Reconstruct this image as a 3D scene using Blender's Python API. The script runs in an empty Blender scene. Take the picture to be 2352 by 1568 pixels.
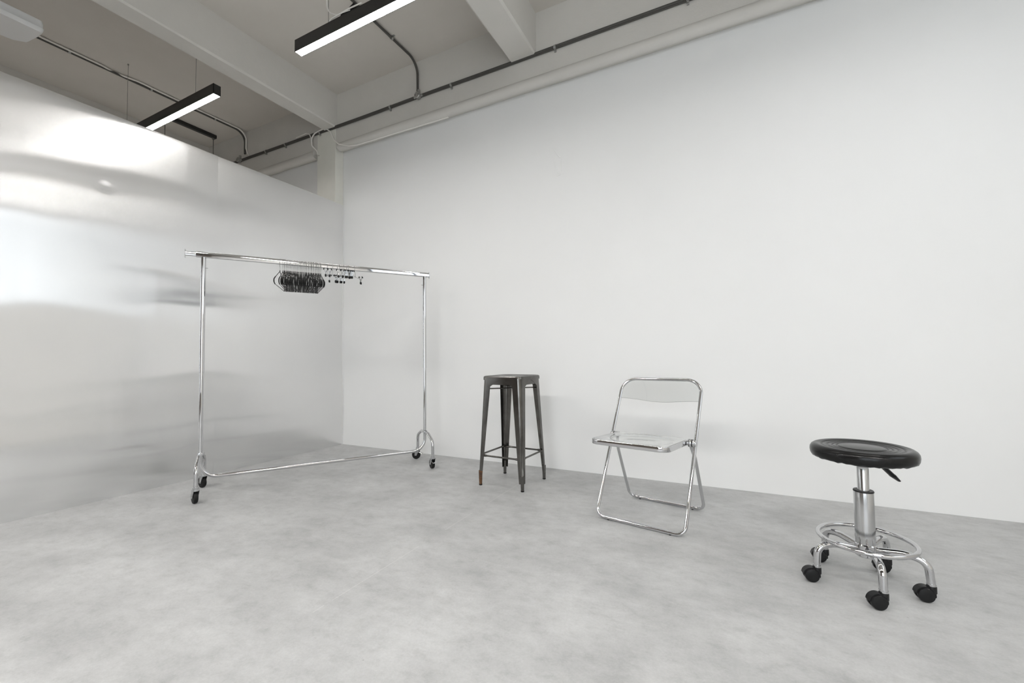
import bpy, bmesh, math, random
from math import sin, cos, pi, radians, sqrt
from mathutils import Vector, Matrix, noise

random.seed(7)
S = bpy.context.scene
COL = S.collection

# ------------------------------------------------------------------ camera
cam_d = bpy.data.cameras.new('camera')
cam_d.sensor_fit = 'HORIZONTAL'
cam_d.sensor_width = 36.0
cam_d.lens = 14.8414
cam_d.clip_start = 0.02
cam = bpy.data.objects.new('camera', cam_d)
COL.objects.link(cam)
r_ = Vector((0.89237911, 0.45114475, -0.01131081))
u_ = Vector((0.02696403, -0.02828352, 0.99923620))
b_ = Vector((0.45048026, -0.89200250, -0.03740430))
M = Matrix((r_, u_, b_)).transposed().to_4x4()
M.translation = Vector((3.56969, -3.14828, 0.88))
cam.matrix_world = M
S.camera = cam

# ------------------------------------------------------------------ view, world, daylight
S.view_settings.view_transform = 'Standard'
S.view_settings.look = 'None'
S.view_settings.gamma = 1.0
S.view_settings.use_curve_mapping = False
S.view_settings.exposure = 0.06

W = bpy.data.worlds.new('world'); S.world = W
W.use_nodes = True
bg = W.node_tree.nodes['Background']
bg.inputs['Color'].default_value = (0.86, 0.93, 1.0, 1)
bg.inputs['Strength'].default_value = 1.0

RX0, RX1, RY0, RY1, CZ = -4.6, 6.0, -5.9, 0.0, 3.65      # the room
SZ = 3.30                                               # underside of the cross beams
WIN_R = [(-2.7, -0.85)]   # openings in the right wall, along y
WIN_Z = (1.65, 3.1)
WIN_F = [(2.7, 4.1), (4.3, 5.7)]               # unseen openings in the front wall, along x, added as fill light
WFZ = (.25, 2.5)

def area(name, loc, rot, sx, sy, power, colour):
    d = bpy.data.lights.new(name, 'AREA'); d.shape = 'RECTANGLE'
    d.size = sx; d.size_y = sy; d.energy = power; d.color = colour
    o = bpy.data.objects.new(name, d); COL.objects.link(o)
    o.location = loc; o.rotation_euler = rot
    return o
DAY = (0.90, 0.955, 1.0)
KR, KF, KL, KM = 4.3, 10.0, 38., 245. # daylight right, added fill front, row lamps, added unseen lamps
for a, b in WIN_R:
    w, h = b - a, WIN_Z[1] - WIN_Z[0]
    area('window_daylight', (RX1 + 0.24, (a + b) / 2, sum(WIN_Z) / 2), (0, radians(90), 0), h, w, KR * w * h, DAY)
for a, b in WIN_F:
    w, h = b - a, WFZ[1] - WFZ[0]
    area('window_daylight', ((a + b) / 2, RY0 - 0.24, sum(WFZ) / 2), (radians(90), 0, 0), w, h, KF * w * h, DAY)

# ------------------------------------------------------------------ materials
def mat(name, col=(.8, .8, .8), rough=.5, metal=0., **kw):
    m = bpy.data.materials.new(name); m.use_nodes = True
    b = m.node_tree.nodes['Principled BSDF']
    b.inputs['Base Color'].default_value = (*col, 1)
    b.inputs['Roughness'].default_value = rough
    b.inputs['Metallic'].default_value = metal
    for k, v in kw.items(): b.inputs[k].default_value = v
    return m
class NT:
    def __init__(s, m): s.t = m.node_tree; s.b = s.t.nodes['Principled BSDF']
    def n(s, typ, ins={}, **props):
        x = s.t.nodes.new(typ)
        for k, v in props.items(): setattr(x, k, v)
        for k, v in ins.items():
            if hasattr(v, 'links'): s.t.links.new(v, x.inputs[k])
            else: x.inputs[k].default_value = v
        return x
    def link(s, a, b): s.t.links.new(a, b)
    def pos(s): return s.n('ShaderNodeNewGeometry').outputs['Position']
    def noise(s, vec, scale, detail=4, rough=.55):
        return s.n('ShaderNodeTexNoise', {'Vector': vec, 'Scale': scale, 'Detail': detail, 'Roughness': rough}).outputs['Fac']
    def ramp(s, fac, stops):
        r = s.n('ShaderNodeValToRGB', {'Fac': fac}); e = r.color_ramp.elements
        for i, (p, c) in enumerate(stops):
            if i > 1: e.new(p)
            e[i].position = p; e[i].color = (*c, 1) if len(c) == 3 else c
        return r.outputs['Color']
    def math(s, op, a, b=0., c=0.):
        return s.n('ShaderNodeMath', {0: a, 1: b, 2: c}, operation=op).outputs[0]
    def scale(s, vec, sc):
        return s.n('ShaderNodeMapping', {'Vector': vec, 'Scale': sc}).outputs['Vector']
    def mix(s, fac, a, b, typ='MIX'):
        x = s.n('ShaderNodeMix', data_type='RGBA', blend_type=typ)
        for i, v in ((0, fac), (6, a), (7, b)):
            if hasattr(v, 'links'): s.link(v, x.inputs[i])
            else: x.inputs[i].default_value = v if i == 0 else (*v, 1)
        return x.outputs[2]
    def bump(s, h, strength, dist):
        s.link(s.n('ShaderNodeBump', {'Height': h, 'Strength': strength, 'Distance': dist}).outputs['Normal'], s.b.inputs['Normal'])

def painted(name, c0, c1, rough=.75, bump=.25, scale=1.2, dist=.004):
    m = mat(name, c0, rough); t = NT(m); p = t.pos()
    f = t.noise(p, scale, 5)
    t.link(t.ramp(f, [(.35, c0), (.7, c1)]), t.b.inputs['Base Color'])
    t.bump(t.noise(p, 14, 5, .6), bump, dist)
    return m
M_WALL = painted('white_wall_paint', (.80, .805, .80), (.83, .835, .83), .7, .12, .7, .003)
M_WALLB = painted('rear_wall_paint', (.72, .70, .66), (.76, .74, .70), .8, .2)
M_CEIL = painted('ceiling_paint', (.575, .545, .50), (.63, .60, .555), .8, .3, 1.0, .006)
M_BEAM = painted('beam_paint', (.60, .585, .55), (.64, .625, .59), .7, .35, 1.6, .008)
M_COLUMN = painted('column_paint', (.72, .72, .66), (.80, .79, .73), .7, .35, 3.0, .006)
M_BROWN = painted('brown_front_wall_paint', (.13, .11, .095), (.16, .135, .115), .7, .1)
M_DARKWALL = painted('low_bounce_wall', (.20, .17, .14), (.24, .20, .17), .8, .1)  # unseen left wall made dark to cut bounce onto the ceiling

def floor_mat():
    m = mat('cement_look_vinyl', (.5, .5, .49), .5); t = NT(m); p = t.pos()
    wob = t.noise(t.scale(p, (1.0, 1.3, 1)), .9, 4, .6)
    big = t.noise(t.scale(p, (1.3, 1.7, 1)), 2.2, 8, .66)
    mid = t.noise(t.scale(p, (1.4, 2.0, 1)), 9.0, 8, .72)
    fin = t.noise(p, 120, 4, .75)
    c = t.ramp(wob, [(.30, (.452, .455, .452)), (.72, (.522, .527, .525))])
    c = t.mix(1., c, t.ramp(big, [(.32, (.82, .82, .82)), (.5, (.96, .96, .96)), (.66, (1.08, 1.08, 1.08))]), 'MULTIPLY')
    c = t.mix(1., c, t.ramp(mid, [(.30, (.82, .82, .815)), (.48, (.975, .975, .975)), (.68, (1.07, 1.07, 1.07))]), 'MULTIPLY')
    c = t.mix(1., c, t.ramp(fin, [(.3, (.93, .93, .93)), (.7, (1.05, 1.05, 1.05))]), 'MULTIPLY')
    # sparse dark specks
    spk = t.n('ShaderNodeTexVoronoi', {'Vector': p, 'Scale': 9.0}).outputs['Distance']
    c = t.mix(t.math('MULTIPLY', t.math('LESS_THAN', spk, .028), .35), c, (.22, .21, .20))
    # the joint between two sheets of vinyl, a thin pale broken line
    x = t.n('ShaderNodeSeparateXYZ', {'Vector': p}).outputs
    d = t.math('ABSOLUTE', t.math('SUBTRACT', x[0], 2.262))
    line = t.math('LESS_THAN', d, .0011)
    brk = t.math('GREATER_THAN', t.noise(t.scale(p, (1, 3.2, 1)), 1.0, 2), .47)
    c = t.mix(t.math('MULTIPLY', t.math('MULTIPLY', line, brk), .5), c, (.72, .71, .69))
    t.link(c, t.b.inputs['Base Color'])
    t.link(t.math('MULTIPLY_ADD', mid, .15, .42), t.b.inputs['Roughness'])
    t.bump(mid, .05, .0015)
    t.b.inputs['Specular IOR Level'].default_value = .35
    return m
M_FLOOR = floor_mat()

def metal(name, col, rough, var=.0, scl=(40, 40, 40), **kw):
    m = mat(name, col, rough, 1., **kw)
    if var:
        t = NT(m); tc = t.n('ShaderNodeTexCoord').outputs['Object']
        f = t.noise(t.scale(tc, scl), 1., 4)
        t.link(t.math('MULTIPLY_ADD', f, var, rough - var / 2), t.b.inputs['Roughness'])
    return m
def aluminium():
    # rolled sheet: vertical grain spreads reflections sideways, plus a broad soft lobe
    m = mat('mill_aluminium', (.80, .80, .80), .5, 1.)
    t = NT(m); p = t.pos()
    tan = t.n('ShaderNodeCombineXYZ', {'X': 0., 'Y': 0., 'Z': 1.}).outputs[0]
    f = t.noise(t.scale(p, (1, 1.2, 1.0)), 1.3, 2)
    col = t.ramp(f, [(.3, (.82, .82, .82)), (.7, (.88, .88, .875))])
    t.link(col, t.b.inputs['Base Color'])
    g = t.n('ShaderNodeBsdfAnisotropic', {'Color': col, 'Roughness': .17, 'Anisotropy': .78, 'Tangent': tan}, distribution='GGX')
    mx = t.n('ShaderNodeMixShader', {0: .22})
    t.link(g.outputs[0], mx.inputs[1]); t.link(t.b.outputs[0], mx.inputs[2])
    out = [n for n in t.t.nodes if n.type == 'OUTPUT_MATERIAL'][0]
    t.link(mx.outputs[0], out.inputs['Surface'])
    return m
M_ALU = aluminium()
M_CHROME = metal('chrome', (.62, .62, .63), .05, .04, (20, 20, 20))
M_CHROME_S = metal('satin_chrome', (.58, .585, .59), .16, .06, (20, 20, 20))
M_ZINC = metal('galvanised_steel', (.42, .42, .41), .45, .1, (60, 60, 60))
M_CONDUIT = mat('worn_grey_conduit', (.085, .082, .075), .6, .3)
M_WIRE = metal('steel_wire', (.35, .35, .34), .35)
SPL = {'Specular IOR Level': .28}
M_BLACK = mat('black_rubber', (.007, .007, .007), .5, **SPL)
M_BLACKP = mat('black_plastic', (.009, .009, .0095), .36, **SPL)
M_BLACKM = mat('black_powder_coat', (.016, .015, .014), .45)
M_WPLAST = mat('white_plastic', (.74, .75, .75), .4)
M_CABLE = mat('white_cable_sheath', (.82, .80, .76), .45)
M_CORD = mat('grey_cord', (.16, .155, .14), .6)
M_PRINT = mat('grey_print', (.20, .20, .20), .6)
M_HOLE = mat('dark_hole', (.01, .01, .01), .9)
M_STUD = mat('bare_stud', (.45, .42, .38), .8)
M_GLASS = mat('window_glass', (1, 1, 1), 0.0, **{'Transmission Weight': 1.0, 'IOR': 1.0})

def leather():
    m = mat('black_leatherette', (.008, .008, .008), .30, **SPL); t = NT(m)
    tc = t.n('ShaderNodeTexCoord').outputs['Object']
    f = t.n('ShaderNodeTexVoronoi', {'Vector': tc, 'Scale': 420.}).outputs['Distance']
    g = t.noise(tc, 22, 3)
    t.link(t.math('MULTIPLY_ADD', g, .14, .15), t.b.inputs['Roughness'])
    t.bump(t.math('ADD', f, t.math('MULTIPLY', g, 2.)), .12, .001)
    return m
M_LEATHER = leather()
def gunmetal():
    m = mat('raw_lacquered_steel', (.2, .19, .18), .35, 1.); t = NT(m)
    tc = t.n('ShaderNodeTexCoord').outputs['Object']
    f = t.noise(tc, 5, 6, .65)
    t.link(t.ramp(f, [(.3, (.085, .080, .073)), (.52, (.14, .135, .127)), (.75, (.21, .205, .195))]), t.b.inputs['Base Color'])
    t.link(t.math('MULTIPLY_ADD', t.noise(tc, 9, 2), .14, .13), t.b.inputs['Roughness'])
    return m
M_GUN = gunmetal()
def rusty():
    m = mat('rusted_steel', (.2, .1, .05), .6, .55); t = NT(m)
    tc = t.n('ShaderNodeTexCoord').outputs['Object']
    t.link(t.ramp(t.noise(tc, 30, 6, .7), [(.35, (.07, .045, .035)), (.55, (.17, .085, .04)), (.75, (.28, .26, .24))]), t.b.inputs['Base Color'])
    return m
M_RUST = rusty()
def acrylic():
    m = mat('clear_acrylic', (.90, .915, .91), .02, 0., **{'Transmission Weight': 1.0, 'IOR': 1.49})
    return m
M_ACRYL = acrylic()
M_ACRYL_EDGE = mat('acrylic_edge_reflection_tint', (.30, .32, .315), .25, 0., **{'Transmission Weight': .55, 'IOR': 1.49})  # dark reflection along the backrest's lower edge, put into the tint
def emis(name, col, s):
    m = mat(name, (.9, .9, .9), .5); b = m.node_tree.nodes['Principled BSDF']
    b.inputs['Emission Color'].default_value = (*col, 1); b.inputs['Emission Strength'].default_value = s
    return m
M_LAMP = emis('lamp_diffuser', (1.0, .975, .95), KL)
M_LAMP_ADDED = emis('added_lamp_diffuser', (1.0, .975, .95), KM)  # much stronger glow, only for the added unseen lamps

# ------------------------------------------------------------------ mesh helpers
def V(*a): return Vector(a)
def obj(name, bm, m, parent=None, smooth=True, angle=35):
    me = bpy.data.meshes.new(name)
    bmesh.ops.recalc_face_normals(bm, faces=bm.faces)
    bm.to_mesh(me); bm.free()
    ms = m if isinstance(m, (list, tuple)) else [m]
    for x in ms: me.materials.append(x)
    if smooth:
        me.polygons.foreach_set('use_smooth', [True] * len(me.polygons))
        try: me.set_sharp_from_angle(angle=radians(angle))
        except Exception: pass
    o = bpy.data.objects.new(name, me); COL.objects.link(o)
    if parent: o.parent = parent
    return o
def thing(name, label, cat, loc=(0, 0, 0), rotz=0., group=None):
    o = bpy.data.objects.new(name, None); COL.objects.link(o)
    o.empty_display_size = .05
    o.location = loc; o.rotation_euler = (0, 0, rotz)
    o['label'] = label; o['category'] = cat
    if group: o['group'] = group
    return o
def tag(o, label, cat, group=None):
    o['label'] = label; o['category'] = cat
    if group: o['group'] = group
    return o
def struct(name, bm, m, smooth=False):
    o = obj(name, bm, m, None, smooth); o['kind'] = 'structure'; return o
def dup(o, loc, rotz, parent=None):
    c = o.copy(); COL.objects.link(c)
    if parent is not None: c.parent = parent
    for ch in list(o.children): dup(ch, None, None, c)
    return c
def NB(): return bmesh.new()
def box(bm, x0, x1, y0, y1, z0, z1, bevel=0., seg=2, mi=0):
    r = bmesh.ops.create_cube(bm, size=1.0)
    vs = r['verts']
    bmesh.ops.scale(bm, vec=(x1 - x0, y1 - y0, z1 - z0), verts=vs)
    bmesh.ops.translate(bm, vec=((x0 + x1) / 2, (y0 + y1) / 2, (z0 + z1) / 2), verts=vs)
    if bevel:
        es = list({e for v in vs for e in v.link_edges})
        bmesh.ops.bevel(bm, geom=es, offset=bevel, segments=seg, affect='EDGES', profile=.5)
    return bm
def obox(bm, M4, sx, sy, sz, bevel=0., seg=2):
    r = bmesh.ops.create_cube(bm, size=1.0); vs = r['verts']
    bmesh.ops.scale(bm, vec=(sx, sy, sz), verts=vs)
    if bevel:
        es = list({e for v in vs for e in v.link_edges})
        g = bmesh.ops.bevel(bm, geom=es, offset=bevel, segments=seg, affect='EDGES', profile=.5)
        vs = list({v for f in g['faces'] for v in f.verts} | {v for v in vs if v.is_valid})
    bmesh.ops.transform(bm, matrix=M4, verts=vs)
def fillet(pts, rads, seg=8, closed=False):
    """round the corners of a polyline"""
    P = [Vector(q) for q in pts]; n = len(P); out = []
    if not isinstance(rads, (list, tuple)): rads = [rads] * n
    for i in range(n):
        if not closed and i in (0, n - 1): out.append(P[i]); continue
        a, b, c = P[i - 1], P[i], P[(i + 1) % n]
        d1 = (a - b).normalized(); d2 = (c - b).normalized()
        ang = d1.angle(d2); r = rads[i]
        if r <= 0 or ang > pi - .02: out.append(b); continue
        t = r / math.tan(ang / 2)
        t = min(t, (a - b).length * .499, (c - b).length * .499); r = t * math.tan(ang / 2)
        bis = (d1 + d2).normalized(); cen = b + bis * (r / sin(ang / 2))
        s = b + d1 * t - cen; e = b + d2 * t - cen
        full = s.angle(e); ax = s.cross(e).normalized()
        for k in range(seg + 1):
            out.append(cen + Matrix.Rotation(full * k / seg, 3, ax) @ s)
    return out
def tube(bm, pts, r, seg=12, closed=False, caps=True, prof=None, up=None):
    """sweep a circle (or a given 2-D profile) along a path; r may be a list"""
    P = [Vector(q) for q in pts]; n = len(P)
    if not isinstance(r, (list, tuple)): r = [r] * n
    T = []
    for i in range(n):
        if closed: t = P[(i + 1) % n] - P[i - 1]
        else: t = P[min(i + 1, n - 1)] - P[max(i - 1, 0)]
        T.append(t.normalized())
    if up is None:
        up = Vector((0, 0, 1)) if abs(T[0].z) < .9 else Vector((1, 0, 0))
    N = (up - T[0] * up.dot(T[0])).normalized()
    rings = []
    pr = prof or [(cos(2 * pi * k / seg), sin(2 * pi * k / seg)) for k in range(seg)]
    for i in range(n):
        if i:
            q = T[i - 1].rotation_difference(T[i]); N = q @ N
            N = (N - T[i] * N.dot(T[i])).normalized()
        B = T[i].cross(N)
        rings.append([bm.verts.new(P[i] + (N * a + B * b) * r[i]) for a, b in pr])
    m = len(pr)
    for i in range(n if closed else n - 1):
        A, Bq = rings[i], rings[(i + 1) % n]
        for k in range(m):
            bm.faces.new((A[k], A[(k + 1) % m], Bq[(k + 1) % m], Bq[k]))
    if caps and not closed:
        bm.faces.new(rings[0][::-1]); bm.faces.new(rings[-1])
def lathe(bm, prof, seg=48, centre=(0, 0, 0), axis=None):
    """prof: (r, z) list; closed on the axis when r = 0"""
    rings = []; c = Vector(centre)
    Q = Vector((0, 0, 1)).rotation_difference(Vector(axis).normalized()) if axis is not None else None
    for r, z in prof:
        if r < 1e-6:
            v = Vector((0, 0, z)); v = Q @ v if Q else v
            rings.append([bm.verts.new(v + c)])
        else:
            ring = []
            for k in range(seg):
                a = 2 * pi * k / seg; v = Vector((r * cos(a), r * sin(a), z)); v = Q @ v if Q else v
                ring.append(bm.verts.new(v + c))
            rings.append(ring)
    for A, B in zip(rings, rings[1:]):
        if len(A) == 1 and len(B) == 1: continue
        if len(A) == 1:
            for k in range(seg): bm.faces.new((A[0], B[k], B[(k + 1) % seg]))
        elif len(B) == 1:
            for k in range(seg): bm.faces.new((A[k], B[0], A[(k + 1) % seg]))
        else:
            for k in range(seg): bm.faces.new((A[k], B[k], B[(k + 1) % seg], A[(k + 1) % seg]))
def cyl(bm, a, b, r, seg=20):
    a, b = Vector(a), Vector(b); L = (b - a).length
    lathe(bm, [(0, 0), (r, 0), (r, L), (0, L)], seg, a, b - a)
def rcyl(bm, a, b, r, bev=.002, seg=24):
    a, b = Vector(a), Vector(b); L = (b - a).length
    lathe(bm, [(0, 0), (r - bev, 0), (r - bev * .3, bev * .3), (r, bev), (r, L - bev), (r - bev * .3, L - bev * .3), (r - bev, L), (0, L)], seg, a, b - a)
def prism(bm, poly, z0, z1):
    lo = [bm.verts.new((x, y, z0)) for x, y in poly]; hi = [bm.verts.new((x, y, z1)) for x, y in poly]
    n = len(poly)
    bm.faces.new(lo[::-1]); bm.faces.new(hi)
    for i in range(n): bm.faces.new((lo[i], lo[(i + 1) % n], hi[(i + 1) % n], hi[i]))

# ------------------------------------------------------------------ the setting
bm = NB(); box(bm, RX0 - .2, RX1 + .2, RY0 - .2, RY1 + .2, -.15, 0); struct('floor', bm, M_FLOOR)
bm = NB(); box(bm, RX0 - .2, RX1 + .2, RY0 - .2, RY1 + .2, CZ, CZ + .2); struct('ceiling', bm, M_CEIL)
bm = NB(); box(bm, RX0 - .2, RX1 + .2, 0, .2, 0, CZ); struct('wall_back', bm, M_WALL)
bm = NB(); box(bm, RX0 - .2, RX0, RY0 - .2, 0, 0, CZ); struct('wall_left', bm, M_DARKWALL)

def wall_with_holes(name, axis, a0, a1, holes, hz, t0, t1, m):
    """a wall along `axis` with window openings, as one mesh"""
    bm = NB()
    def put(p, q, z0, z1):
        if q - p < 1e-4: return
        if axis == 'y': box(bm, t0, t1, p, q, z0, z1)
        else: box(bm, p, q, t0, t1, z0, z1)
    put(a0, a1, 0, hz[0]); put(a0, a1, hz[1], CZ)
    x = a0
    for h0, h1 in holes:
        put(x, h0, hz[0], hz[1]); x = h1
    put(x, a1, hz[0], hz[1])
    return struct(name, bm, m)
wall_with_holes('wall_right', 'y', RY0, 0, WIN_R, WIN_Z, RX1, RX1 + .2, M_WALLB)
wall_with_holes('wall_front', 'x', RX0, RX1, WIN_F, WFZ, RY0 - .2, RY0, M_BROWN)
wi = 1
def window(axis, a, b, z0, z1, t):
    global wi
    bm = NB(); f = .045
    def put(p, q, zz0, zz1, d0=t - .03, d1=t + .03):
        if axis == 'y': box(bm, d0, d1, p, q, zz0, zz1)
        else: box(bm, p, q, d0, d1, zz0, zz1)
    put(a, b, z0, z0 + f); put(a, b, z1 - f, z1); put(a, a + f, z0 + f, z1 - f); put(b - f, b, z0 + f, z1 - f)
    m = (a + b) / 2; put(m - .02, m + .02, z0 + f, z1 - f)
    struct('window_%d' % wi, bm, M_BLACKM)
    wi += 1
for a, b in WIN_R: window('y', a, b, *WIN_Z, RX1 + .12)
for a, b in WIN_F: window('x', a, b, *WFZ, RY0 - .12)

# edge beam along the back wall, its rounded lower lip broken by the column
bm = NB(); box(bm, RX0, RX1, -.10, 0, 3.085, CZ); 
ob = struct('ceiling_beam', bm, M_BEAM)
def lip(x0, x1):
    bm = NB()
    n = max(8, int((x1 - x0) / .12)); pts = []
    for i in range(n + 1):
        x = x0 + (x1 - x0) * i / n
        pts.append((x, -.078 + .0015 * noise.noise((x * 2.1, 0, 0)), 3.094 + .002 * noise.noise((x * 1.7, 3, 0))))
    tube(bm, pts, .044, 20)
    return bm
o = struct('trim_1', lip(RX0, -.335), M_BEAM, True)
o = struct('trim_2', lip(.03, RX1), M_BEAM, True)
# the column at the end of the metal partition
bm = NB(); box(bm, -.285, -.006, -.104, 0, 0, 3.30, .004, 1); struct('column', bm, M_COLUMN)

def cross_beam(x0, x1):
    bm = NB()
    prof = [(x0, CZ), (x0, SZ + .012), (x0 + .012, SZ), (x1 - .012, SZ), (x1, SZ + .012), (x1, CZ)]
    n = 60; rings = []
    for i in range(n + 1):
        y = RY0 + (-.10 - RY0) * i / n
        ring = []
        for j, (x, z) in enumerate(prof):
            k = .0035 * noise.noise((y * 2.3, j * 5.1, x0)) if 0 < j < 5 else 0
            ring.append(bm.verts.new((x + k, y, z + k * .6)))
        rings.append(ring)
    for A, B in zip(rings, rings[1:]):
        for k in range(len(prof) - 1): bm.faces.new((A[k], A[k + 1], B[k + 1], B[k]))
        bm.faces.new((A[-1], A[0], B[0], B[-1]))
    bm.faces.new(rings[0]); bm.faces.new(rings[-1][::-1])
    o = struct('ceiling_beam', bm, M_BEAM, False)
cross_beam(-.166, .010)
cross_beam(2.055, 2.277)
cross_beam(4.30, 4.52)
cross_beam(-2.58, -2.36)

# a scraped, badly filled patch on the white wall
bm = NB()
def onwall(pts, r):
    tube(bm, [(x, -.0006, z) for x, z in pts], r, 6)
onwall([(2.385, 2.47), (2.388, 2.40), (2.40, 2.37), (2.418, 2.345)], .0022)
onwall([(2.438, 2.50), (2.440, 2.36)], .0022)
onwall([(2.40, 2.328), (2.43, 2.333), (2.441, 2.345)], .0028)
onwall([(2.375, 2.56), (2.40, 2.51), (2.432, 2.47)], .003)
o = struct('trim_3', bm, M_WALL, True)

# ------------------------------------------------------------------ metal partition
PH = 2.505
part = thing('metal_partition', 'freestanding partition wall clad in dented mill aluminium sheets, in front of the column', 'partition', (0, 0, 0))
def dent(y, z, cy, cz, sy, sz, a):
    return a * math.exp(-((y - cy) / sy) ** 2 - ((z - cz) / sz) ** 2)
def wave(y, z):
    h = .009 * sin(2 * pi * (z - 1.85) / 2.6) + .003 * sin(z * 2.1 + .6 * sin(y * 1.7) + .5) + .0022 * sin(z * 4.3 + y * 2.2)
    if y < -1.246: h += .010 * min(1, max(0, (y + 2.45) / 1.2)) ** 1.3
    else: h += .006 * min(1, max(0, (y + 1.246) / .8))
    h += .0035 * noise.noise((0, y * 1.1, z * .8)) + .0018 * noise.noise((4, y * 2.3, z * 2.6))
    h += dent(y, z, -.42, 1.50, .10, .12, -.0016) + dent(y, z, -.85, 1.42, .22, .07, .0016)
    h += dent(y, z, -1.75, 1.32, .10, .08, -.0012) + dent(y, z, -1.15, 1.55, .16, .06, -.0018)
    h += dent(y, z, -1.92, 2.02, .035, .03, -.0009)
    return h
def sheet(y0, y1):
    bm = NB(); ny, nz = 110, 190; t = .0025; g = []
    rc = .012
    for j in range(nz + 1):
        z = PH * j / nz; row = []
        for i in range(ny + 1):
            y = y0 + (y1 - y0) * i / ny
            e = .45 + .55 * min(1, min(y - y0, y1 - y) / .22)
            e *= min(1, z / .25)
            row.append(bm.verts.new((wave(y, z) * e, y, z)))
        g.append(row)
    for j in range(nz):
        for i in range(ny): bm.faces.new((g[j][i], g[j][i + 1], g[j + 1][i + 1], g[j + 1][i]))
    # folded returns of the sheet edge
    edge = g[0] + [r[-1] for r in g[1:]] + g[-1][::-1][1:] + [r[0] for r in g[::-1][1:-1]]
    back = [bm.verts.new((-.006, v.co.y, v.co.z)) for v in edge]
    n = len(edge)
    for i in range(n): bm.faces.new((edge[i], edge[(i + 1) % n], back[(i + 1) % n], back[i]))
    return bm
GAP = .0012
ys = [(-1.246, -.014), (-2.494, -1.246 - GAP), (-3.742, -2.494 - GAP)]
for a, b in ys:
    obj('aluminium_sheet', sheet(a, b), M_ALU, part, True, 60)
bm = NB(); box(bm, -.10, -.030, -3.742, -.108, 0, PH - .003); obj('stud_core', bm, M_STUD, part, False)

bm = NB(); box(bm, -.005, .0006, -.0135, -.0008, 0, PH - .012); obj('edge_trim', bm, M_WALL, part, False)['label'] = 'thin white edge strip'

# ------------------------------------------------------------------ ceiling services
def clamp(bm, c, r):
    lathe(bm, [(r, -.009), (r + .004, -.009), (r + .004, .009), (r, .009)], 16, c, (1, 0, 0))
CY, CZc = -.112, 3.305
main = thing('wall_conduit', 'long dark grey conduit clipped along the beam above the white wall', 'conduit', (0, CY, CZc))
def mp(x, y, z): return (x, y - CY, z - CZc)
bm = NB()
pts = []
for i in range(46):
    x = -2.3 + (7.0 + 2.3) * i / 45
    pts.append(mp(x, CY + .001 * noise.noise((x * 3, 1, 1)), CZc + .012 * (x < 0) * min(1, -x / 1.5) + .003 * noise.noise((x * 1.3, 0, 9))))
tube(bm, pts, .0115, 12); tube(bm, [(x, y + .002, z - .013) for x, y, z in pts], .006, 8)
obj('pipe', bm, M_CONDUIT, main)
for x in (3.406, 2.443, 1.462, .752, -.235, -.80, -1.15, 4.4, 5.4):
    bm = NB(); z = CZc + .012 * (x < 0) * min(1, -x / 1.5)
    clamp(bm, mp(x, CY, z - .003), .0135)
    box(bm, x - .008, x + .008, -.004, .012, z - CZc - .040, z - CZc - .016, .002, 1)
    cyl(bm, (x, .004, z - CZc - .030), (x, -.010, z - CZc - .030), .005, 8)
    obj('clamp', bm, M_ZINC, main)

def junction(x, z, parent):
    bm = NB(); c = (x, -.006, z - CZc)
    lathe(bm, [(0, -.026), (.026, -.026), (.030, -.022), (.030, .012), (0, .012)], 24, c, (0, 1, 0))
    cyl(bm, (x - .05, .0, z - CZc), (x - .02, .0, z - CZc), .014, 12)
    cyl(bm, (x + .02, .0, z - CZc), (x + .05, .0, z - CZc), .014, 12)
    cyl(bm, (x, .0, z - CZc + .02), (x, .0, z - CZc + .06), .0135, 12)
    o = obj('junction_box', bm, M_ZINC, parent)
    for s in (-1, 1):
        bm = NB(); cyl(bm, (x + s * .017, -.033, z - CZc), (x + s * .017, -.030, z - CZc), .004, 8)
        obj('screw', bm, M_HOLE, o)
junction(1.097, CZc, main)
junction(-1.655, CZc + .012, main)

def branch(x, y1, label, zt, extra=None, kink=False):
    o = thing('ceiling_conduit', label, 'conduit', (x, CY, CZc))
    z1 = CZ - .016
    raw = [(0, 0, .058 + zt), (0, 0, z1 - CZc), (0, y1 - CY, z1 - CZc)]
    bm = NB(); tube(bm, fillet(raw, .12, 10), .0105, 12)
    obj('pipe', bm, M_CONDUIT, o)
    for y in (-.45, -1.05, -1.65):
        if y < y1: continue
        bm = NB(); lathe(bm, [(.0105, -.008), (.0145, -.008), (.0145, .008), (.0105, .008)], 14, (0, y - CY, z1 - CZc), (0, 1, 0))
        box(bm, -.03, .03, y - CY - .008, y - CY + .008, CZ - CZc - .003, CZ - CZc)
        obj('clamp', bm, M_ZINC, o)
    return o
branch(1.083, -5.2, 'dark conduit bending up from the wall and crossing the ceiling above the nearer lamp', 0.)
b2 = branch(-1.56, -4.6, 'conduit with a pale cable beside it, crossing the ceiling above the partition', .012)
bm = NB()
z1 = CZ - .012 - CZc
cpts = [(.075, .004, .04), (.05, .004, .07), (.027, -.002, .13), (.027, -.002, z1), (.027, -.9, z1), (.035, -1.05, z1), (.008, -1.17, z1), (-.006, -1.22, z1), (.02, -1.32, z1), (.02, -2.0, z1), (.026, -4.4, z1)]
tube(bm, fillet(cpts, [0, .03, .05, .10, .05, .08, .05, .05, .08, .05, 0], 6), .0085, 10)
obj('pale_cable', bm, M_CABLE, b2)

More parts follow.
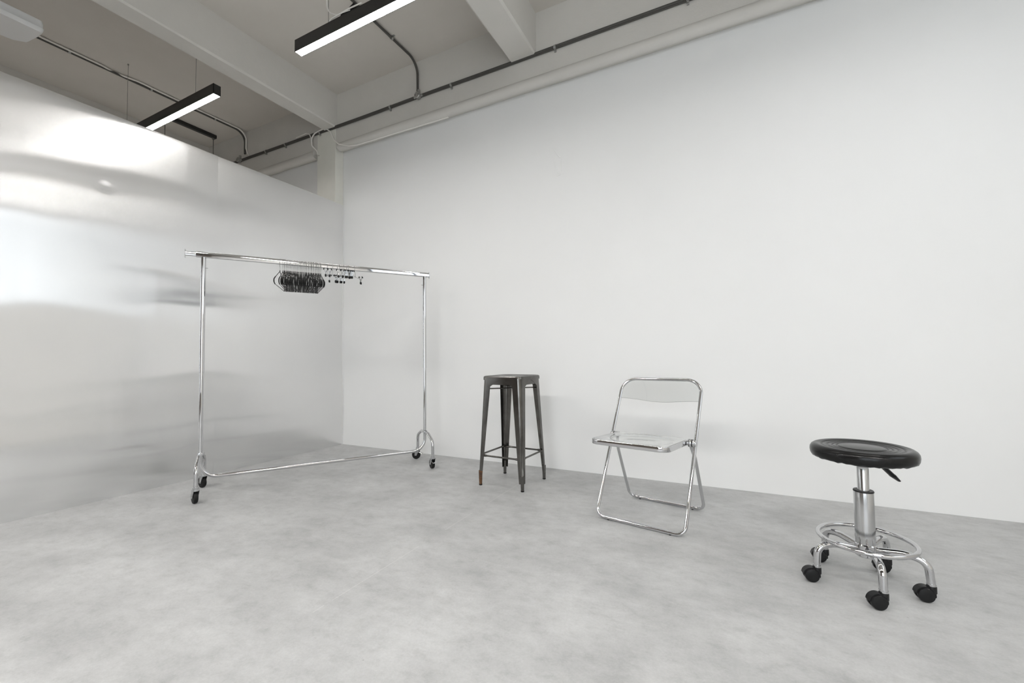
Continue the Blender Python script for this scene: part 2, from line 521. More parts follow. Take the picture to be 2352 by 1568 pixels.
# white cable looping over the column head
o = thing('looping_cable', 'white cable looping off the conduit and round the column head', 'cable', (-.15, -.118, 3.25))
def cp(l): return [(x + .15, y + .118, z - 3.25) for x, y, z in l]
bm = NB()
tube(bm, fillet(cp([(-.255, -.121, 3.06), (-.262, -.121, 3.10), (-.315, -.148, 3.16), (-.345, -.128, 3.262), (-.30, -.128, 3.302), (-.225, -.128, 3.312), (-.135, -.128, 3.318), (-.06, -.126, 3.262), (-.012, -.124, 3.17), (.07, -.132, 3.095), (.20, -.115, 3.052), (.30, -.095, 3.048), (1.4, -.072, 3.047)]), .05, 6), .0065, 10)
obj('cable', bm, M_CABLE, o)
bm = NB(); tube(bm, fillet(cp([(-.60, -.124, 3.332), (-.43, -.128, 3.335), (-.375, -.132, 3.31), (-.34, -.136, 3.25), (-.33, -.142, 3.20)]), .05, 6), .0055, 10)
obj('cable_tail', bm, M_CABLE, o)
bm = NB(); tube(bm, cp([(-.258, -.108, 3.06), (-.288, -.006, 3.04), (-.2875, -.006, 1.2)]), .0035, 8)
obj('drop_wire', bm, M_CORD, o)

# projector
pr = thing('projector', 'white ceiling projector on a dark bracket, cut off at the top left corner', 'projector', (-.695, -2.33, 3.14))
bm = NB()
poly = [(.145, .262), (.055, .262), (-.085, .245), (-.135, .190), (-.148, .10), (-.148, -.22), (.145, -.22)]
P5 = [(p.x, p.y) for p in fillet([(x, y, 0) for x, y in poly], .018, 4, True)]
rings = []
for z, k in ((0., .955), (.012, .99), (.030, 1.), (.034, .985), (.062, .985), (.080, .97), (.084, .93)):
    rings.append([bm.verts.new((x * k, y * k, z)) for x, y in P5])
n = len(P5)
for A, B in zip(rings, rings[1:]):
    for i in range(n): bm.faces.new((A[i], A[(i + 1) % n], B[(i + 1) % n], B[i]))
bm.faces.new(rings[0][::-1]); bm.faces.new(rings[-1])
body = obj('body', bm, M_WPLAST, pr, True, 30)
bm = NB(); y = -.10
for i in range(13):
    w = random.uniform(.006, .012)
    box(bm, -.122, -.112 if i < 8 else -.117, y, y + w, -.0012, -.0002); y += w + random.uniform(.004, .008)
obj('printed_text', bm, M_PRINT, body, False)
bm = NB(); cyl(bm, (.02, -.05, .080), (.02, -.05, CZ - 3.14), .022, 16); box(bm, -.05, .09, -.11, .02, .083, .105, .003, 1); box(bm, -.05, .09, -.12, .02, CZ - 3.14 - .012, CZ - 3.14)
obj('bracket', bm, M_BLACKM, pr)
bm = NB(); tube(bm, fillet([(.02, .13, .080), (.0, .15, .115), (.04, .06, .13), (.02, -.02, .40)], .04, 6), .005, 8); obj('power_cable', bm, M_CABLE, pr)

# black ceiling rail with two cords
rl = thing('ceiling_rail', 'short black rail under the ceiling behind the partition with two hanging cords', 'rail', (-1.97, -.22, CZ))
bm = NB(); box(bm, -.022, .022, -.56, 0, -.042, 0, .004, 1); obj('rail', bm, M_BLACKM, rl)
for y in (-.53, -.03):
    bm = NB(); cyl(bm, (0, y, -.042), (0, y, -.06), .012, 10); tube(bm, [(0, y, -.05), (0.002, y, -.9)], .004, 6); obj('cord', bm, M_CORD, rl)

# linear lamps
LZ, LY = 2.925, -1.325
def lamp(x0, x1, label, wires, strong=False, y=LY):
    t = thing('linear_lamp', label, 'lamp', ((x0 + x1) / 2, y, LZ), 0, 'suspended linear lamps')
    L = (x1 - x0) / 2; w, h, k = .0265, .080, .003
    bm = NB()
    box(bm, -L, L, -w, -w + k, 0, h); box(bm, -L, L, w - k, w, 0, h); box(bm, -L, L, -w, w, h - k, h)
    box(bm, -L, -L + k, -w, w, 0, h); box(bm, L - k, L, -w, w, 0, h)
    obj('housing', bm, M_BLACKM, t, False)
    bm = NB(); box(bm, -L + k, L - k, -w + k, w - k, .001, .012); obj('diffuser', bm, M_LAMP if y == LY and not strong else M_LAMP_ADDED, t, False)
    for wx in wires:
        bm = NB(); cyl(bm, (wx, 0, h - .002), (wx, 0, h + .018), .006, 10); tube(bm, [(wx, 0, h + .01), (wx, 0, CZ - LZ)], .0016, 6)
        cyl(bm, (wx, 0, CZ - LZ - .012), (wx, 0, CZ - LZ), .006, 12)
        obj('suspension_wire', bm, M_WIRE, t)
    return t
l1 = lamp(1.068, 2.568, 'lit black linear lamp hanging nearest, cut by the top edge of the photo', (-.46, .46))
l2 = lamp(-1.375, .125, 'lit black linear lamp half hidden behind the top of the metal partition', (-.70, .45))
bm = NB()
tube(bm, fillet([(-.475, -.005, CZ - LZ), (-.472, -.005, .32), (-.46, -.01, .17), (-.36, -.018, .105), (-.24, -.03, .094), (-.14, -.03, .088)], .12, 8), .004, 8)
tube(bm, fillet([(-.44, -.012, .082), (-.42, -.018, .102), (-.33, -.022, .100), (-.24, -.022, .088)], .05, 8), .004, 8)
obj('power_cable', bm, M_CABLE, l1)
bm = NB()
box(bm, -.31, -.20, -.024, -.020, .078, .100); 
prism_pts = [(-.33, .078), (-.32, .100), (-.27, .104), (-.21, .128), (-.20, .078)]
A = [bm.verts.new((x, -.022, z)) for x, z in prism_pts]; B = [bm.verts.new((x, .006, z)) for x, z in prism_pts]
bm.faces.new(A); bm.faces.new(B[::-1])
for i in range(5): bm.faces.new((A[i], A[(i + 1) % 5], B[(i + 1) % 5], B[i]))
obj('tape_clip', bm, M_BLACK, l1, False)
# next lamp of the row at right, then unseen lamps added for brightness
lamp(3.51, 5.01, 'lit black linear lamp next along the row, out of the photo to the right', (-.46, .46))
lamp(-3.82, -2.32, 'added unseen linear lamp behind the metal partition, brightening the wall there', (-.56, .53), strong=True)
for ry, what in ((-3.95, 'second row'),):
    for rx, where in ((-.60, 'left'), (1.85, 'middle'), (4.20, 'right')):
        lamp(rx, rx + 1.5, 'added unseen linear lamp at the %s of the %s, behind the camera' % (where, what), (-.46, .46), y=ry)

# ------------------------------------------------------------------ clothes rack
ang = math.atan2(.838, .5457)
rk = thing('clothes_rack', 'chrome rolling clothes rack with a long rectangular top rail', 'clothes rack', (.45, -1.61, 0), ang)
PL, PR_, RB = .040, 1.564, .10          # local x of the two uprights
BZ, TZ = .114, 1.569                    # bottom bar, underside of the top rail
bm = NB()
tube(bm, fillet([(PL, 0, 1.40), (PL, 0, BZ), (PR_, 0, BZ), (PR_, 0, 1.40)], RB, 12), .0125, 16)
obj('lower_frame', bm, M_CHROME, rk)
for i, x in enumerate((PL, PR_)):
    bm = NB(); tube(bm, [(x, 0, .82), (x, 0, TZ + .002)], .0145, 16); 
    tube(bm, [(x, 0, .80), (x, 0, .82)], .0150, 16); tube(bm, [(x, 0, 1.475), (x, 0, 1.480)], .0152, 16)
    cyl(bm, (x + (1 if i == 0 else -1) * .012, 0, 1.50), (x + (1 if i == 0 else -1) * .026, 0, 1.50), .0025, 8)
    obj('upright', bm, M_CHROME, rk)
def rail(bm, x0, x1, h, w, zc):
    pr = [(sx * h / 2, sy * w / 2) for sx, sy in ((-1, -1), (1, -1), (1, 1), (-1, 1))]
    pts = fillet([(a, b, 0) for a, b in pr], .005, 4, True)
    tube(bm, [(x0, 0, zc), (x1, 0, zc)], 1.0, prof=[(p.x, p.y) for p in pts])
ZC = 1.5875
bm = NB(); rail(bm, 0.0, 1.60, .037, .022, ZC); obj('top_rail', bm, M_CHROME, rk, True, 25)
for s, x0, x1 in ((-1, -.058, .02), (1, 1.58, 1.606)):
    bm = NB(); rail(bm, x0, x1, .028, .016, ZC)
    xe = x0 if s < 0 else x1
    box(bm, xe - .0015, xe + .0015, -.011, .011, ZC - .028, ZC + .028, .001, 1)
    obj('rail_extension', bm, M_CHROME_S, rk, True, 25)
for x in (PL, PR_):
    for s in (-1, 1):
        bm = NB()
        tube(bm, fillet([(x, s * .010, .265), (x, s * .085, .262), (x, s * .192, .215), (x, s * .192, .098)], [0, .05, .06, 0], 10), .0125, 16)
        cyl(bm, (x, s * .002, .265), (x, s * .020, .265), .0165, 16)
        arm = obj('foot', bm, M_CHROME, rk)
        wa = {(PL, -1): 111, (PL, 1): 122, (PR_, -1): 93, (PR_, 1): 135}[(x, s)]
        wa = radians(wa); d = V(cos(wa), sin(wa), 0); n = V(-sin(wa), cos(wa), 0)
        ax = V(x, s * .192, .0385) + d * .016
        cb = NB()
        cyl(cb, (x, s * .192, .086), (x, s * .192, .102), .017, 16)
        cyl(cb, (x, s * .192, .080), (x, s * .192, .088), .021, 16)
        for q in (-1, 1):
            e = n * (q * .0155)
            a = V(x, s * .192, .082)
            P = [a + e - d * .018, a + e + d * .020, ax + e + d * .008 - V(0, 0, .006), ax + e - d * .010 - V(0, 0, .006)]
            A = [cb.verts.new(p - n * .001) for p in P]; B = [cb.verts.new(p + n * .001) for p in P]
            cb.faces.new(A); cb.faces.new(B[::-1])
            for i in range(4): cb.faces.new((A[i], A[(i + 1) % 4], B[(i + 1) % 4], B[i]))
        cyl(cb, ax - n * .020, ax + n * .020, .004, 10)
        if x == PR_:
            M4 = Matrix.Translation(ax - d * .044 + V(0, 0, .020)) @ Matrix.Rotation(wa, 4, 'Z') @ Matrix.Rotation(-.35, 4, 'Y')
            obox(cb, M4, .036, .034, .003, .001, 1)
        caster = obj('caster', cb, M_CHROME_S, rk)
        wb = NB(); rcyl(wb, ax - n * .0115, ax + n * .0115, .0375, .005, 32)
        obj('wheel', wb, M_BLACK, caster)

# hangers on the rail
TOP = ZC + .0185
def rackpoint(u): 
    return (.45 + cos(ang) * u, -1.61 + sin(ang) * u)
def black_hanger():
    t = thing('coat_hanger', '', 'hanger', (0, 0, TOP), ang, 'black hangers packed together on the rack')
    bm = NB()
    # local: y across the rail, z up, origin on top of the rail
    pts = [(0, .017, -.020), (0, .0175, -.002), (0, .010, .010), (0, 0, .0125), (0, -.010, .008), (0, -.0165, -.004), (0, -.0165, -.030), (0, -.004, -.055), (0, 0, -.060), (0, 0, -.088)]
    pts = [(0, .0155, -.022), (0, .0155, .0015), (0, -.0155, .0015), (0, -.0155, -.036), (0, 0, -.055), (0, 0, -.088)]
    tube(bm, fillet(pts, [0, .013, .013, .02, .02, 0], 5), .0014, 6)
    obj('hook', bm, M_WIRE, t)
    bm = NB()
    for s in (-1, 1):
        tube(bm, [(0, 0, -.080), (0, s * .004, -.090), (0, s * .165, -.160)], .0023, 6)
    tube(bm, [(0, -.17, -.206), (0, .17, -.206)], .0019, 6)
    obj('wire_frame', bm, M_BLACKM, t)
    for s in (-1, 1):
        bm = NB()
        tube(bm, fillet([(0, s * .150, -.153), (0, s * .198, -.176), (0, s * .199, -.196), (0, s * .165, -.206)], [0, .018, .012, 0], 4), .0036, 8)
        obj('shoulder', bm, M_BLACK, t)
    return t
h0 = black_hanger()
us = [.488] + [.508 + .25 * i / 37 for i in range(38)]
for i in range(1, 39): us[i] += random.uniform(-.0016, .0016)
for i, u in enumerate(us):
    o = h0 if i == 0 else dup(h0, None, 0)
    x, y = rackpoint(u)
    fan = (-.15 + .19 * (i / 38)) if i else -.20
    fan += random.uniform(-.012, .012)
    if i in (0,): o['label'] = 'black coat hanger hanging by itself at the left end of the packed hangers'
    elif i == 38: o['label'] = 'last black coat hanger at the right end of the pack, next to the clip hangers'
    else: o['label'] = 'black coat hanger with rubber shoulders inside the tight pack on the rail'
    o.location = (x, y, TOP); o.rotation_euler = (0, 0, ang + fan)
    if i == 38: o.rotation_euler = (0, 0, ang + .03)
    o['group'] = 'black hangers inside the tight pack' if 0 < i < 38 else 'black hangers at the ends of the pack'

def clip_hanger():
    t = thing('clip_hanger', '', 'hanger', (0, 0, TOP), ang, 'chrome clip hangers right of the black hangers')
    bm = NB()
    tube(bm, fillet([(0, .0155, -.022), (0, .0155, .0015), (0, -.0155, .0015), (0, -.0155, -.036), (0, 0, -.055), (0, 0, -.083)], [0, .013, .013, .02, .02, 0], 5), .0014, 6)
    obj('hook', bm, M_WIRE, t)
    bm = NB(); tube(bm, [(0, -.145, -.083), (0, .145, -.083)], .0016, 6)
    box(bm, -.003, .003, -.006, .006, -.088, -.079, .001, 1)
    obj('bar', bm, M_CHROME_S, t)
    for s in (-1, 1):
        y = s * .122
        bm = NB()
        for q in (-1, 1):
            P = [(q * .012, -.066), (q * .0022, -.090), (q * .0035, -.112), (q * .0015, -.112), (q * .0002, -.090), (q * .0100, -.066)]
            A = [bm.verts.new((px, y - .009, pz)) for px, pz in P]; B = [bm.verts.new((px, y + .009, pz)) for px, pz in P]
            bm.faces.new(A); bm.faces.new(B[::-1])
            for i in range(6): bm.faces.new((A[i], A[(i + 1) % 6], B[(i + 1) % 6], B[i]))
        clip = obj('clip', bm, M_CHROME_S, t, False)
        for q in (-1, 1):
            bm = NB()
            M4 = Matrix.Translation((q * .0125, y, -.064)) @ Matrix.Rotation(q * -.35, 4, 'Y')
            obox(bm, M4, .006, .020, .013, .0015, 1)
            obj('grip_cap', bm, M_BLACK, clip)
        bm = NB(); box(bm, -.0055, .0055, y - .010, y + .010, -.121, -.103, .002, 1)
        obj('jaw_pad', bm, M_BLACK, clip)
    return t
c0 = clip_hanger()
spec = [(.806, -.22, 'chrome clip hanger touching the last black hanger'), (.842, -.30, 'tilted chrome clip hanger beside the black pack'),
        (.874, -.06, 'clip hanger at the left of the tight row of clip hangers'), (.890, .05, None), (.905, .10, None), (.920, .05, None), (.936, .12, None),
        (.952, .08, 'clip hanger at the right of the tight row of clip hangers'), (1.006, -.52, 'single chrome clip hanger turned sideways, apart at the right end of the rail')]
for i, (u, f, lab) in enumerate(spec):
    o = c0 if i == 0 else dup(c0, None, 0)
    x, y = rackpoint(u)
    o.location = (x, y, TOP); o.rotation_euler = (0, 0, ang + f)
    o['label'] = lab or 'chrome clip hanger inside the tight row of clip hangers'
    if lab is None: o['group'] = 'clip hangers inside the tight row'

# ------------------------------------------------------------------ metal bar stool
bs = thing('bar_stool', 'tall square gunmetal bar stool with tapered folded steel legs', 'stool', (2.205, -.454, 0), radians(-3))
ST = .752
def rsq(h, r, n=6):
    return [(p.x, p.y) for p in fillet([(-h, -h, 0), (h, -h, 0), (h, h, 0), (-h, h, 0)], r, n, True)]
bm = NB(); prof = [(.135, ST - .007, .035), (.142, ST - .003, .038), (.149, ST + .000, .040), (.1545, ST - .003, .040), (.1570, ST - .010, .040), (.1575, ST - .027, .040), (.1545, ST - .027, .040), (.150, ST - .012, .038), (.135, ST - .011, .035)]
rings = []
for h, z, r in prof: rings.append([bm.verts.new((x, y, z)) for x, y in rsq(h, r)])
n = len(rings[0])
for A, B in zip(rings, rings[1:]):
    for i in range(n): bm.faces.new((A[i], A[(i + 1) % n], B[(i + 1) % n], B[i]))
bm.faces.new(rings[0]); bm.faces.new(rings[-1][::-1])
obj('seat', bm, M_GUN, bs, True, 40)
bm = NB(); rings = []
for h, z in ((.1495, ST - .018), (.1515, ST - .060), (.150, ST - .060), (.148, ST - .018)): rings.append([bm.verts.new((x, y, z)) for x, y in rsq(h, .04)])
for A, B in zip(rings, rings[1:] + rings[:1]):
    for i in range(n): bm.faces.new((A[i], A[(i + 1) % n], B[(i + 1) % n], B[i]))
obj('apron', bm, M_GUN, bs, True, 40)
def leg_section(h, fl, r, t, groove):
    """L-shaped folded sheet at the corner (+h,+h): outer path then inner path back"""
    path = [V(h - fl, h, 0), V(h, h, 0), V(h, h - fl, 0)]
    out = fillet(path, r, 8)
    c = V(h - r, h - r, 0); mid = len(out) // 2
    o2 = []
    for k, p in enumerate(out):
        q = p.copy()
        if groove and abs(k - mid) <= 1: q -= V(1, 1, 0).normalized() * groove * (1 if k == mid else .55)
        o2.append(q)
    inn = fillet([V(h - fl, h - t, 0), V(h - t, h - t, 0), V(h - t, h - fl, 0)], max(r - t, .002), 8)
    i2 = []
    for k, p in enumerate(inn):
        q = p.copy()
        if groove and abs(k - mid) <= 1: q -= V(1, 1, 0).normalized() * groove * (1 if k == mid else .55)
        i2.append(q)
    return o2 + i2[::-1]
def leg_h(z): return .1785 - (.1785 - .1515) * (z / (ST - .03)) ** 1.0
quad = [(1, 1), (-1, 1), (-1, -1), (1, -1)]
for qi, (sx, sy) in enumerate(quad):
    bm = NB(); rings = []
    zs = [.050, .07, .10, .105, .16, .24, .32, .335, .36, .45, .55, .62, .665, .68, .70, ST - .024]
    for z in zs:
        f = min(1, z / .68); fl = .028 + (.066 - .028) * f ** 1.0
        if z > .685: fl = .066 + (z - .685) * 2.2
        g = .0045 if .105 <= z <= .32 else 0.
        sec = leg_section(leg_h(z), fl, .018 + .016 * f, .002, g)
        rings.append([bm.verts.new((p.x * sx, p.y * sy, z)) for p in sec])
    m = len(rings[0])
    for A, B in zip(rings, rings[1:]):
        for i in range(m): bm.faces.new((A[i], A[(i + 1) % m], B[(i + 1) % m], B[i]))
    bm.faces.new(rings[0]); bm.faces.new(rings[-1][::-1])
    left = (sx, sy) == (-1, -1)
    if left:
        for f in bm.faces:
            if f.calc_center_median().z < .10: f.material_index = 1
    leg = obj('leg', bm, [M_GUN, M_RUST], bs, True, 50)
    bm = NB(); hh = leg_h(0) - .014
    lathe(bm, [(0, .006), (.0105, .006), (.012, .05), (.013, .10), (0, .10)], 16, (hh * sx, hh * sy, 0))
    ft = obj('foot_tube', bm, M_RUST if left else M_GUN, leg)
    if left: ft['label'] = 'rust-brown foot'
    bm = NB(); lathe(bm, [(0, 0), (.010, 0), (.0115, .002), (.0115, .008), (0, .008)], 16, (hh * sx, hh * sy, 0)); obj('rubber_tip', bm, M_BLACK, leg)
bz = .205; hb = leg_h(bz) - .008
for (a, b) in ((0, 1), (1, 2), (2, 3), (3, 0)):
    A, B = quad[a], quad[b]
    p0 = V(A[0] * hb, A[1] * hb, bz + .004 * (a % 2)); p1 = V(B[0] * hb, B[1] * hb, bz + .004 * (a % 2)); d = (p1 - p0).normalized()
    p0 += d * .012; p1 -= d * .012
    bm = NB(); L = (p1 - p0).length
    sta = [0, .03, .04, .12, .18, L - .18, L - .12, L - .04, L - .03, L] if L > .37 else [0, .03, .04, L / 2, L - .04, L - .03, L]
    rr = [.0085 if (s < .031 or s > L - .031) else .0062 for s in sta]
    tube(bm, [p0 + d * s for s in sta], rr, 12)
    obj('foot_rail', bm, M_GUN, bs)
for k in (0, 1):
    A = quad[k]; h = leg_h(.665) - .012
    bm = NB(); tube(bm, [(A[0] * h, A[1] * h, .662 + .009 * k), (-A[0] * h, -A[1] * h, .662 + .009 * k)], .0045, 10); obj('cross_brace', bm, M_GUN, bs)

# ------------------------------------------------------------------ folding chair
ca = -.1982
fc = thing('folding_chair', 'chrome folding chair with a clear acrylic seat and back', 'chair', (3.1448, -.8836, 0), ca)
CW, CK, CV0, CT = .2336, .5493, -.0136, .7394
RW, RV, HZ = .2187, .4165, .4162
vf = lambda z: CV0 + CK * z
TR = .0095
sl = V(0, CK, 1).normalized()
bm = NB()
loop = [(-CW, vf(.011), .011), (CW, vf(.011), .011), (CW, vf(CT), CT), (-CW, vf(CT), CT)]
tube(bm, fillet(loop, [.045, .045, .085, .085], 14, True), TR, 14, True)
obj('main_frame', bm, M_CHROME, fc)
HV = vf(HZ)
rh = .4162 - .03
bm = NB()
rd = lambda z: RV + (HV - RV) * (z - .011) / (HZ - .011)
tube(bm, fillet([(-RW + .012, rd(.405), .405), (-RW, rd(.33), .33), (-RW, rd(.011), .011), (RW, rd(.011), .011), (RW, rd(.33), .33), (RW - .012, rd(.405), .405)], [0, .05, .045, .045, .05, 0], 12), TR * .95, 14)
obj('rear_frame', bm, M_CHROME, fc)
for s in (-1, 1):
    bm = NB(); y, z = HV - .001, HZ
    rcyl(bm, (s * (CW + .006), y, z), (s * (CW - .012), y, z), .0215, .002)
    hub = obj('hinge', bm, M_CHROME, fc)
    bm = NB(); rcyl(bm, (s * (CW - .016), y, z), (s * (CW - .029), y, z), .0215, .002); obj('hinge_disc', bm, M_CHROME, hub)
    bm = NB(); cyl(bm, (s * (CW - .012), y, z), (s * (CW - .016), y, z), .0205); cyl(bm, (s * (CW - .029), y, z), (s * (CW - .033), y, z), .0205); obj('washer', bm, M_BLACKP, hub)
# seat frame: flat oval band running round the front, rounded corners
SH = .200; SF, SB = -.135, HV + .02
zr = lambda v: HZ + .006 + (HV - v) * .045
path2 = fillet([(-SH, SB, 0), (-SH, SF, 0), (SH, SF, 0), (SH, SB, 0)], [0, .05, .05, 0], 12)
path = [V(p.x, p.y, zr(p.y)) for p in path2]
bm = NB()
band = fillet([(-.0135, -.005, 0), (.0135, -.005, 0), (.0135, .005, 0), (-.0135, .005, 0)], .0045, 4, True)
tube(bm, path, 1.0, prof=[(p.x, p.y) for p in band])
sf = obj('seat_frame', bm, M_CHROME, fc, True, 50)
# acrylic seat with a shallow dish
bm = NB(); n1, n2 = 40, 36; top = []; bot = []
inner = .192
for j in range(n2 + 1):
    v = (SF + .006) + (SB + .02 - SF - .006) * j / n2
    # rounded front corners
    hw = inner
    dv = v - (SF + .006)
    if dv < .045: hw = inner - .045 + sqrt(max(0, .045 ** 2 - (.045 - dv) ** 2))
    dv2 = (SB + .02) - v
    if dv2 < .07: hw = inner - .07 + sqrt(max(0, .07 ** 2 - (.07 - dv2) ** 2))
    hw = max(hw, .05)
    rt, rb = [], []
    for i in range(n1 + 1):
        x = -hw + 2 * hw * i / n1
        e = ((x / .165) ** 2 + ((v - (SF + SB) / 2 - .01) / .155) ** 2)
        d = -.017 * (1 - 1 / (1 + math.exp(-(e - .82) * 9)))
        z = zr(v) + .0115 + d
        rt.append(bm.verts.new((x, v, z))); rb.append(bm.verts.new((x, v, z - .006)))
    top.append(rt); bot.append(rb)
for j in range(n2):
    for i in range(n1):
        bm.faces.new((top[j][i], top[j][i + 1], top[j + 1][i + 1], top[j + 1][i]))
        bm.faces.new((bot[j][i], bot[j + 1][i], bot[j + 1][i + 1], bot[j][i + 1]))
for j in range(n2):
    bm.faces.new((top[j][0], top[j + 1][0], bot[j + 1][0], bot[j][0])); bm.faces.new((top[j][n1], bot[j][n1], bot[j + 1][n1], top[j + 1][n1]))
for i in range(n1):
    bm.faces.new((top[0][i], bot[0][i], bot[0][i + 1], top[0][i + 1])); bm.faces.new((top[n2][i], top[n2][i + 1], bot[n2][i + 1], bot[n2][i]))
obj('seat', bm, M_ACRYL, fc, True, 50)['label'] = 'clear acrylic seat'
# acrylic backrest between the tubes, curved in plan, straight top under the rail, wavy lower edge
bm = NB(); n1, n2 = 48, 14; F, K = [], []
for j in range(n2 + 1):
    f = j / n2; ra, rb = [], []
    for i in range(n1 + 1):
        s = -1 + 2 * i / n1
        zl = .622 - .010 * cos(s * pi / 2) ** 2 - .003 * cos(s * pi)
        # follow the rounded top corners of the loop
        zu = CT - .004
        xx = abs(s) * (CW - .006)
        if xx > CW - .085: zu = CT - .004 - (.085 - sqrt(max(0, .085 ** 2 - (xx - (CW - .085)) ** 2))) * .88
        z = zl + (max(zu, zl + .004) - zl) * f
        bow = .030 * (1 - s * s)
        y = vf(z) + bow * (1 - .75 * f) - .001
        ra.append(bm.verts.new((s * (CW - .006), y, z))); rb.append(bm.verts.new((s * (CW - .006), y + .005, z - .002)))
    F.append(ra); K.append(rb)
for j in range(n2):
    for i in range(n1):
        bm.faces.new((F[j][i], F[j][i + 1], F[j + 1][i + 1], F[j + 1][i])); bm.faces.new((K[j][i], K[j + 1][i], K[j + 1][i + 1], K[j][i + 1]))
    bm.faces.new((F[j][0], F[j + 1][0], K[j + 1][0], K[j][0])); bm.faces.new((F[j][n1], K[j][n1], K[j + 1][n1], F[j + 1][n1]))
for i in range(n1):
    bm.faces.new((F[0][i], K[0][i], K[0][i + 1], F[0][i + 1])).material_index = 1; bm.faces.new((F[n2][i], F[n2][i + 1], K[n2][i + 1], K[n2][i]))
obj('backrest', bm, [M_ACRYL, M_ACRYL_EDGE], fc, True, 50)['label'] = 'clear acrylic backrest'
# small feet under the bars and stop screws on the rear frame
for s in (-1, 1):
    for (v, w) in ((vf(.011), CW - .07), (RV, RW - .065)):
        bm = NB(); cyl(bm, (s * w, v, .0), (s * w, v, .003), .006, 10); obj('glide', bm, M_BLACKP, fc)
    bm = NB(); a = V(s * (RW - .030), RV - .004, .011); rcyl(bm, a, a + V(0, -.002, .016), .006, .001); rcyl(bm, a + V(s * -.028, 0, 0), a + V(s * -.028, -.002, .014), .005, .001); obj('stop_stud', bm, M_CHROME, fc)

# ------------------------------------------------------------------ rolling stool
rs = thing('rolling_stool', 'black padded round stool on five casters with a chrome foot ring', 'stool', (4.030, -1.069, 0), 0)
SR = .166; Z0, Z1 = .474, .524
bm = NB()
prof = [(0, Z0 + .003), (.13, Z0 + .001), (.152, Z0), (.160, Z0 + .004), (.1645, Z0 + .012), (SR, Z0 + .024), (.1650, Z0 + .034), (.1605, Z0 + .042), (.153, Z0 + .0475), (.144, Z0 + .050)]
for k in range(60):
    r = .142 - .142 * k / 60
    base = Z1 - .0005 - .005 * max(0, min(1, (.142 - r) / .03))
    z = base
    for rg in (.126, .108, .092, .078): z -= .0030 * math.exp(-((r - rg) / .0028) ** 2)
    if r < .074: z += .0045 * (1 - (r / .074) ** 2) ** .8 + .0008
    if r < .066 and r > .052: z += 0
    prof.append((r, z))
prof.append((0, Z1 - .0005))
lathe(bm, prof, 72)
# the stapled lower edge is slightly scalloped
for v in bm.verts:
    r = sqrt(v.co.x ** 2 + v.co.y ** 2)
    if r > .15 and v.co.z < Z0 + .006:
        v.co.z += .0014 * sin(math.atan2(v.co.y, v.co.x) * 31) + .0008 * sin(math.atan2(v.co.y, v.co.x) * 17)
obj('seat', bm, M_LEATHER, rs, True, 60)
bm = NB(); lathe(bm, [(0, .462), (.0245, .446), (.0245, .476), (0, .476)], 32)
box(bm, -.05, .05, -.04, .04, .466, .4755, .003, 1); obj('seat_mount', bm, M_BLACKP, rs)
LD = V(.90, .43, 0).normalized()
bm = NB(); a = V(0, 0, .466)
pp = [a + LD * .03, a + LD * .050, a + LD * .080 - V(0, 0, .026), a + LD * .112 - V(0, 0, .057), a + LD * .136 - V(0, 0, .078)]
pr9 = [(cos(2 * pi * k / 12) * .55, sin(2 * pi * k / 12) * 1.25) for k in range(12)]
tube(bm, fillet(pp, .03, 4), [.010] * 3 + [.0125] * (len(fillet(pp, .03, 4)) - 5) + [.0135, .007], prof=pr9)
obj('lever', bm, M_BLACKP, rs)
bm = NB(); lathe(bm, [(0, .30), (.0185, .30), (.0185, .436), (.0182, .4365), (.0182, .4375), (.0185, .438), (.0185, .462), (0, .462)], 32); obj('gas_piston', bm, M_CHROME_S, rs)
bm = NB(); lathe(bm, [(.0195, .352), (.0310, .352), (.0315, .350), (.0315, .185), (.0320, .180), (.0320, .173), (.0310, .170), (.0305, .125), (0, .125)], 36); 
obj('column_sleeve', bm, M_CHROME_S, rs)
bm = NB(); lathe(bm, [(.0188, .350), (.0188, .3545), (.031, .3545), (.0325, .352), (.0325, .349), (.030, .347)], 32); obj('sleeve_collar', bm, M_BLACKP, rs)
RZ, RR = .155, .148
bm = NB(); tube(bm, [(RR * cos(2 * pi * k / 64), RR * sin(2 * pi * k / 64), RZ + .012) for k in range(64)], .0085, 14, True); obj('foot_ring', bm, M_CHROME, rs)
bm = NB(); lathe(bm, [(0, .105), (.030, .105), (.034, .109), (.034, .150), (.030, .154), (0, .154)], 30); obj('hub', bm, M_CHROME, rs)
trail = V(-.96, -.18, 0).normalized()
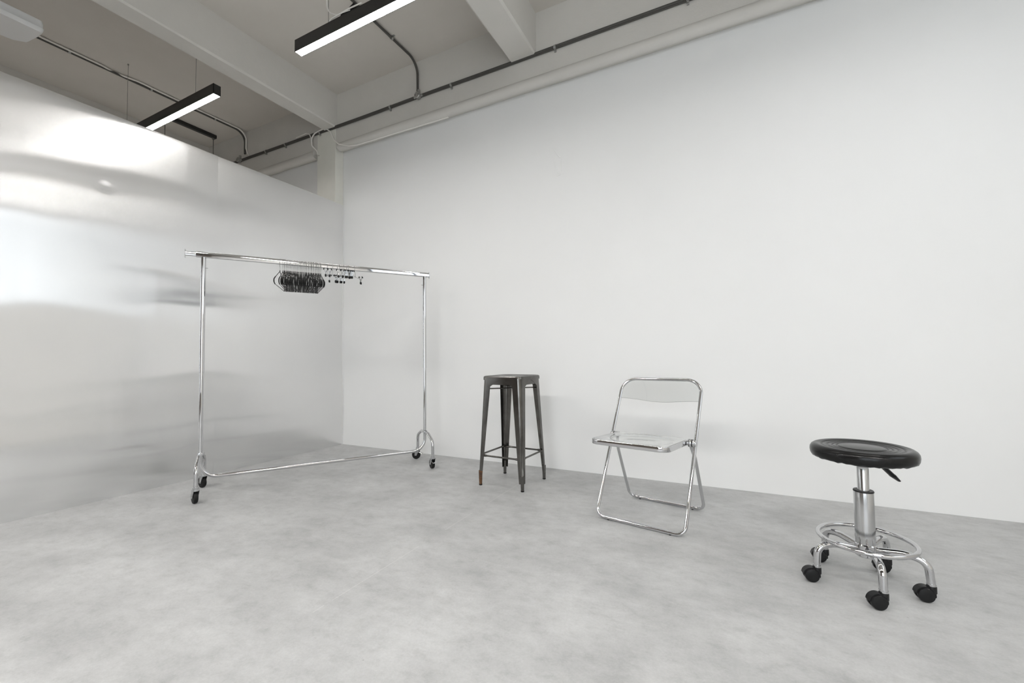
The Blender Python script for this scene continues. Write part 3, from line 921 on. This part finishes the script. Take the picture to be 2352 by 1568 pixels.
for k in range(5):
    a = radians(55.5 + 72 * k); d = V(cos(a), sin(a), 0)
    bm = NB()
    P = [d * .020 + V(0, 0, .132), d * .110 + V(0, 0, .146), d * .170 + V(0, 0, .135), d * .176 + V(0, 0, .060)]
    tube(bm, fillet(P, [0, .12, .055, 0], 10), .0125, 16)
    tube(bm, [d * .176 + V(0, 0, .064), d * .176 + V(0, 0, .056)], .0135, 16)
    leg = obj('leg', bm, M_CHROME, rs)
    # caster: swivel stem, hood, twin wheels
    tr = (Matrix.Rotation(radians([3, -8, 0, 6, -2][k]), 3, 'Z') @ trail); nn = V(-tr.y, tr.x, 0)
    st = d * .176; cen = st + tr * .021 + V(0, 0, .0255)
    bm = NB()
    rcyl(bm, st + V(0, 0, .030), st + V(0, 0, .056), .0145, .003)
    # hood: a curved shell over the wheels
    rings = []; hw = .0125
    for i in range(15):
        t = radians(-14 + 190 * i / 14)
        rad = .0290
        c = tr * (-cos(t)) * rad + V(0, 0, sin(t) * rad * .98)
        ci = c * .86
        rings.append([bm.verts.new(cen + c + nn * hw), bm.verts.new(cen + c - nn * hw), bm.verts.new(cen + ci - nn * hw), bm.verts.new(cen + ci + nn * hw)])
    for A, B in zip(rings, rings[1:]):
        for i in range(4): bm.faces.new((A[i], A[(i + 1) % 4], B[(i + 1) % 4], B[i]))
    bm.faces.new(rings[0]); bm.faces.new(rings[-1][::-1])
    M4 = Matrix.Translation(cen + V(0, 0, .006) - tr * .006) @ Matrix.Rotation(math.atan2(tr.y, tr.x), 4, 'Z')
    obox(bm, M4, .034, .007, .034, .003, 2)
    cyl(bm, cen - nn * .018, cen + nn * .018, .004, 12)
    cs = obj('caster', bm, M_BLACKP, rs)
    for q in (-1, 1):
        bm = NB(); e0, e1 = cen + nn * (q * .0045), cen + nn * (q * .0205)
        L = .016
        lathe(bm, [(0, 0), (.0235, 0), (.0252, .002), (.0252, .010), (.0235, .0135), (.018, .0150), (.010, .0160), (0, .0160)], 32, e0, nn * q)
        obj('wheel', bm, M_BLACKP, cs)
